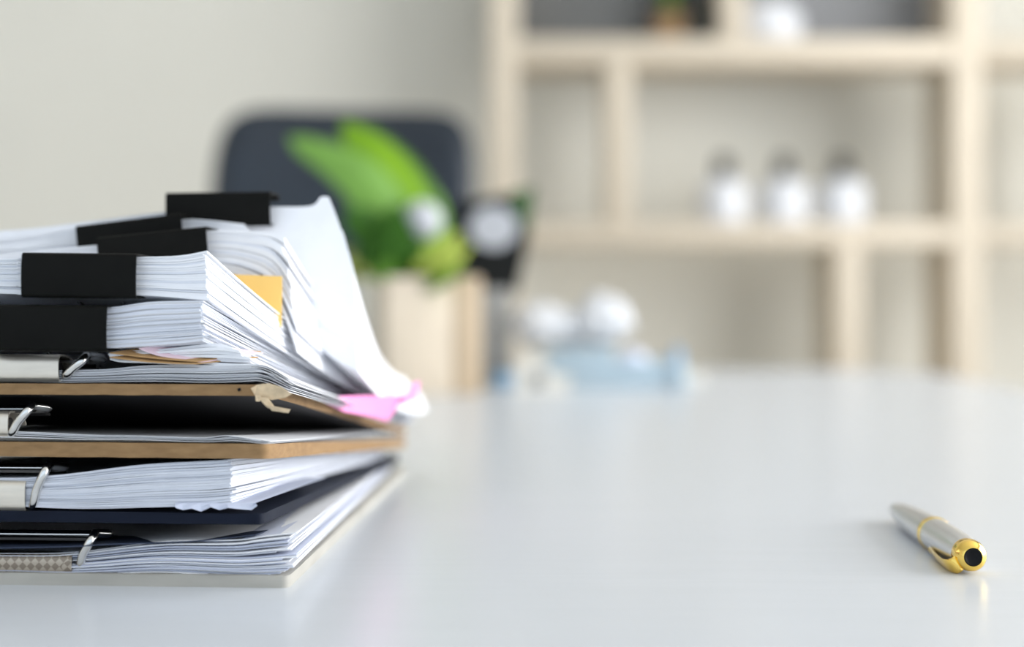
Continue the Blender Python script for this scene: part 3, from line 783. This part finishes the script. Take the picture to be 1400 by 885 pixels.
# ------------------------------------------------------------------ black sign behind the planter
def sign():
    Y = 1.60
    root = thing('desk_sign', P(672, 505, Y) * 1.0, 'black slanted card sign with white round mark behind the planter', 'sign')
    root.location.z = 0
    def plate(name, pts, m, y0, th):
        bm = bmesh.new()
        a = [bm.verts.new(P(x, y, Y) + Vector((0, y0, 0))) for x, y in pts]; b = [bm.verts.new(P(x, y, Y) + Vector((0, y0+th, 0))) for x, y in pts]
        n = len(a); bm.faces.new(a); bm.faces.new(b[::-1])
        for k in range(n): bm.faces.new((a[k], a[(k+1) % n], b[(k+1) % n], b[k]))
        return mesh_obj(name, bm, m, root, smooth=False)
    card = plate('card', [(622,276),(660,273),(731,256),(722,330),(706,402),(622,402)], 'black_card', 0, 0.006)
    plate('green_corner', [(696,265),(730,257),(722,322),(712,300)], 'green_card', -0.001, 0.001)
    plate('white_mark', [(675+33*math.cos(2*PI*k/28), 311+29*math.sin(2*PI*k/28)) for k in range(28)], 'white_print', -0.0015, 0.0015)
    bm = bmesh.new()
    p = [P(640, 400, Y), P(704, 400, Y)]
    x0, x1 = p[0].x, p[1].x; z1 = p[0].z
    box(bm, x0, x1-0.004, Y-0.004, Y+0.012, 0.006, z1+0.004, 0.001); box(bm, x0-0.005, x1-0.002, Y-0.02, Y+0.05, 0, 0.008, 0.002)
    mesh_obj('stand', bm, 'grey_plastic', root)
sign()

# ------------------------------------------------------------------ small clutter at the far end of the desk
def crumple(name, label, px, py, Y, r, sc, seed, m='tissue'):
    """crumpled paper ball; py is where it rests"""
    c = P(px, py, Y)
    bm = bmesh.new(); bmesh.ops.create_icosphere(bm, subdivisions=4, radius=1)
    for v in bm.verts:
        d = v.co.normalized(); k = 1 + 0.30*noise.noise(d*2.1 + Vector((seed, 0, 0))) + 0.14*abs(noise.noise(d*5 + Vector((0, seed, 0))))
        v.co = Vector((d.x*sc[0], d.y*sc[1], d.z*sc[2])) * r * k
    lo = min(v.co.z for v in bm.verts)
    for v in bm.verts: v.co += Vector((c.x, c.y, c.z - lo))
    return tag(mesh_obj(name, bm, m, None, angle=25), label, 'paper', 'crumpled papers on the desk')
TY = 1.60
def desk(px, Y): return P(px, HOR + EYE/Y*FPX, Y)
# low pale blue tray
t0 = desk(825, TY)
tr = thing('tray', t0, 'low pale blue tray holding crumpled white paper on the desk', 'tray')
bm = bmesh.new(); rounded_slab(bm, t0.x-0.072, t0.x+0.072, TY-0.045, TY+0.045, 0.0, 0.006, 0.012, 5, 0.001); mesh_obj('tray_base', bm, 'pale_blue_plastic', tr)
bm = bmesh.new()
for (x0, x1, y0, y1) in ((-0.072,0.072,-0.045,-0.042),(-0.072,0.072,0.042,0.045),(-0.072,-0.069,-0.042,0.042),(0.069,0.072,-0.042,0.042)):
    box(bm, t0.x+x0, t0.x+x1, TY+y0, TY+y1, 0.005, 0.028, 0.001)
mesh_obj('tray_rim', bm, 'pale_blue_plastic', tr)
bm = bmesh.new()
box(bm, t0.x-0.065, t0.x+0.01, TY-0.035, TY+0.035, 0.0065, 0.042, 0.003)
o = mesh_obj('blue_box', bm, 'pale_blue_plastic', None); tag(o, 'small pale blue box inside the tray under the crumpled paper', 'box')
crumple('crumpled_paper', 'crumpled white paper lump nearest the planter, on the blue box', 738, 476, 1.60, 0.030, (1.15, 1, 0.72), 3.1)
crumple('crumpled_paper', 'crumpled white paper lump in the centre of the tray', 786, 474, 1.615, 0.027, (1.2, 1, 0.72), 7.7)
crumple('crumpled_paper', 'tallest crumpled white paper lump on the right of the tray', 824, 474, 1.61, 0.032, (0.95, 1, 0.85), 12.3)
def round_thing(name, label, px, Y, r, z, m, cat):
    c = desk(px, Y)
    bm = bmesh.new(); bmesh.ops.create_uvsphere(bm, u_segments=28, v_segments=18, radius=r)
    for v in bm.verts: v.co += Vector((c.x, c.y, z + r))
    root = thing(name, (c.x, c.y, z), label, cat)
    mesh_obj('ball', bm, m, root)
    bm = bmesh.new(); lathe(bm, [(r*1.004, -0.0012), (r*1.02, 0), (r*1.004, 0.0012)], 28, cap0=False, cap1=False)
    for v in bm.verts: v.co += Vector((c.x, c.y, z + r))
    mesh_obj('seam', bm, m, root)
round_thing('ball', 'pale lilac ball in the right end of the blue tray', 866, 1.60, 0.0165, 0.0068, 'lilac_ball', 'ball')
# tape dispenser with a dark hole
td = desk(738, 1.485)
dr = thing('tape_dispenser', td, 'small cream tape dispenser with dark round hole before the tray', 'dispenser')
bm = bmesh.new()
prof = []
for k in range(17):
    a = PI*k/16; prof.append((-0.008 + 0.019*math.cos(a), 0.020 + 0.016*math.sin(a)))
prof = [(0.030, 0.0), (0.030, 0.016), (0.022, 0.017)] + prof + [(-0.027, 0.0)]
a = [bm.verts.new((td.x+x, td.y-0.011, z)) for x, z in prof]; b = [bm.verts.new((td.x+x, td.y+0.011, z)) for x, z in prof]
bm.faces.new(a); bm.faces.new(b[::-1])
for k in range(len(a)): bm.faces.new((a[k], a[(k+1) % len(a)], b[(k+1) % len(a)], b[k]))
mesh_obj('body', bm, 'cream_plastic', dr)
bm = bmesh.new(); lathe(bm, [(0.003,-0.0125),(0.008,-0.0125),(0.0085,-0.011),(0.0085,0.011)], 24, 'y')
for v in bm.verts: v.co += Vector((td.x-0.003, td.y, 0.014))
mesh_obj('hub', bm, 'grey_plastic', dr)
bm = bmesh.new(); box(bm, td.x+0.0295, td.x+0.032, td.y-0.010, td.y+0.010, 0.010, 0.018, 0.0004); mesh_obj('cutter', bm, 'steel', dr)
# blue glue bottle and cream stick at the right of the tray
g = desk(926, 1.56)
lathe_thing('glue_bottle', 'small blue bottle standing right of the tray', 'bottle', g, [
    ('body', [(0.009,0),(0.0105,0.002),(0.0105,0.022),(0.006,0.027)], 'pale_blue_plastic'), ('cap', [(0.0062,0.0265),(0.0062,0.036),(0.003,0.043),(0.002,0.045)], 'blue_plastic')])
e = desk(948, 1.62)
er = thing('eraser', e, 'cream eraser block lying beside the small blue bottle', 'eraser')
bm = bmesh.new(); box(bm, e.x-0.010, e.x+0.010, e.y-0.02, e.y+0.02, 0, 0.012, 0.002); mesh_obj('block', bm, 'cream_plastic', er)
bm = bmesh.new(); box(bm, e.x-0.0104, e.x+0.0104, e.y-0.006, e.y+0.0204, -0.0, 0.0124, 0.001); mesh_obj('sleeve', bm, 'cream_ceramic', er)
s = desk(690, 1.58)
bm = bmesh.new(); box(bm, s.x-0.012, s.x+0.016, s.y-0.03, s.y+0.01, 0, 0.016, 0.003)
tag(mesh_obj('blue_block', bm, 'blue_plastic', None), 'dim blue block on the desk beside the planter', 'block')
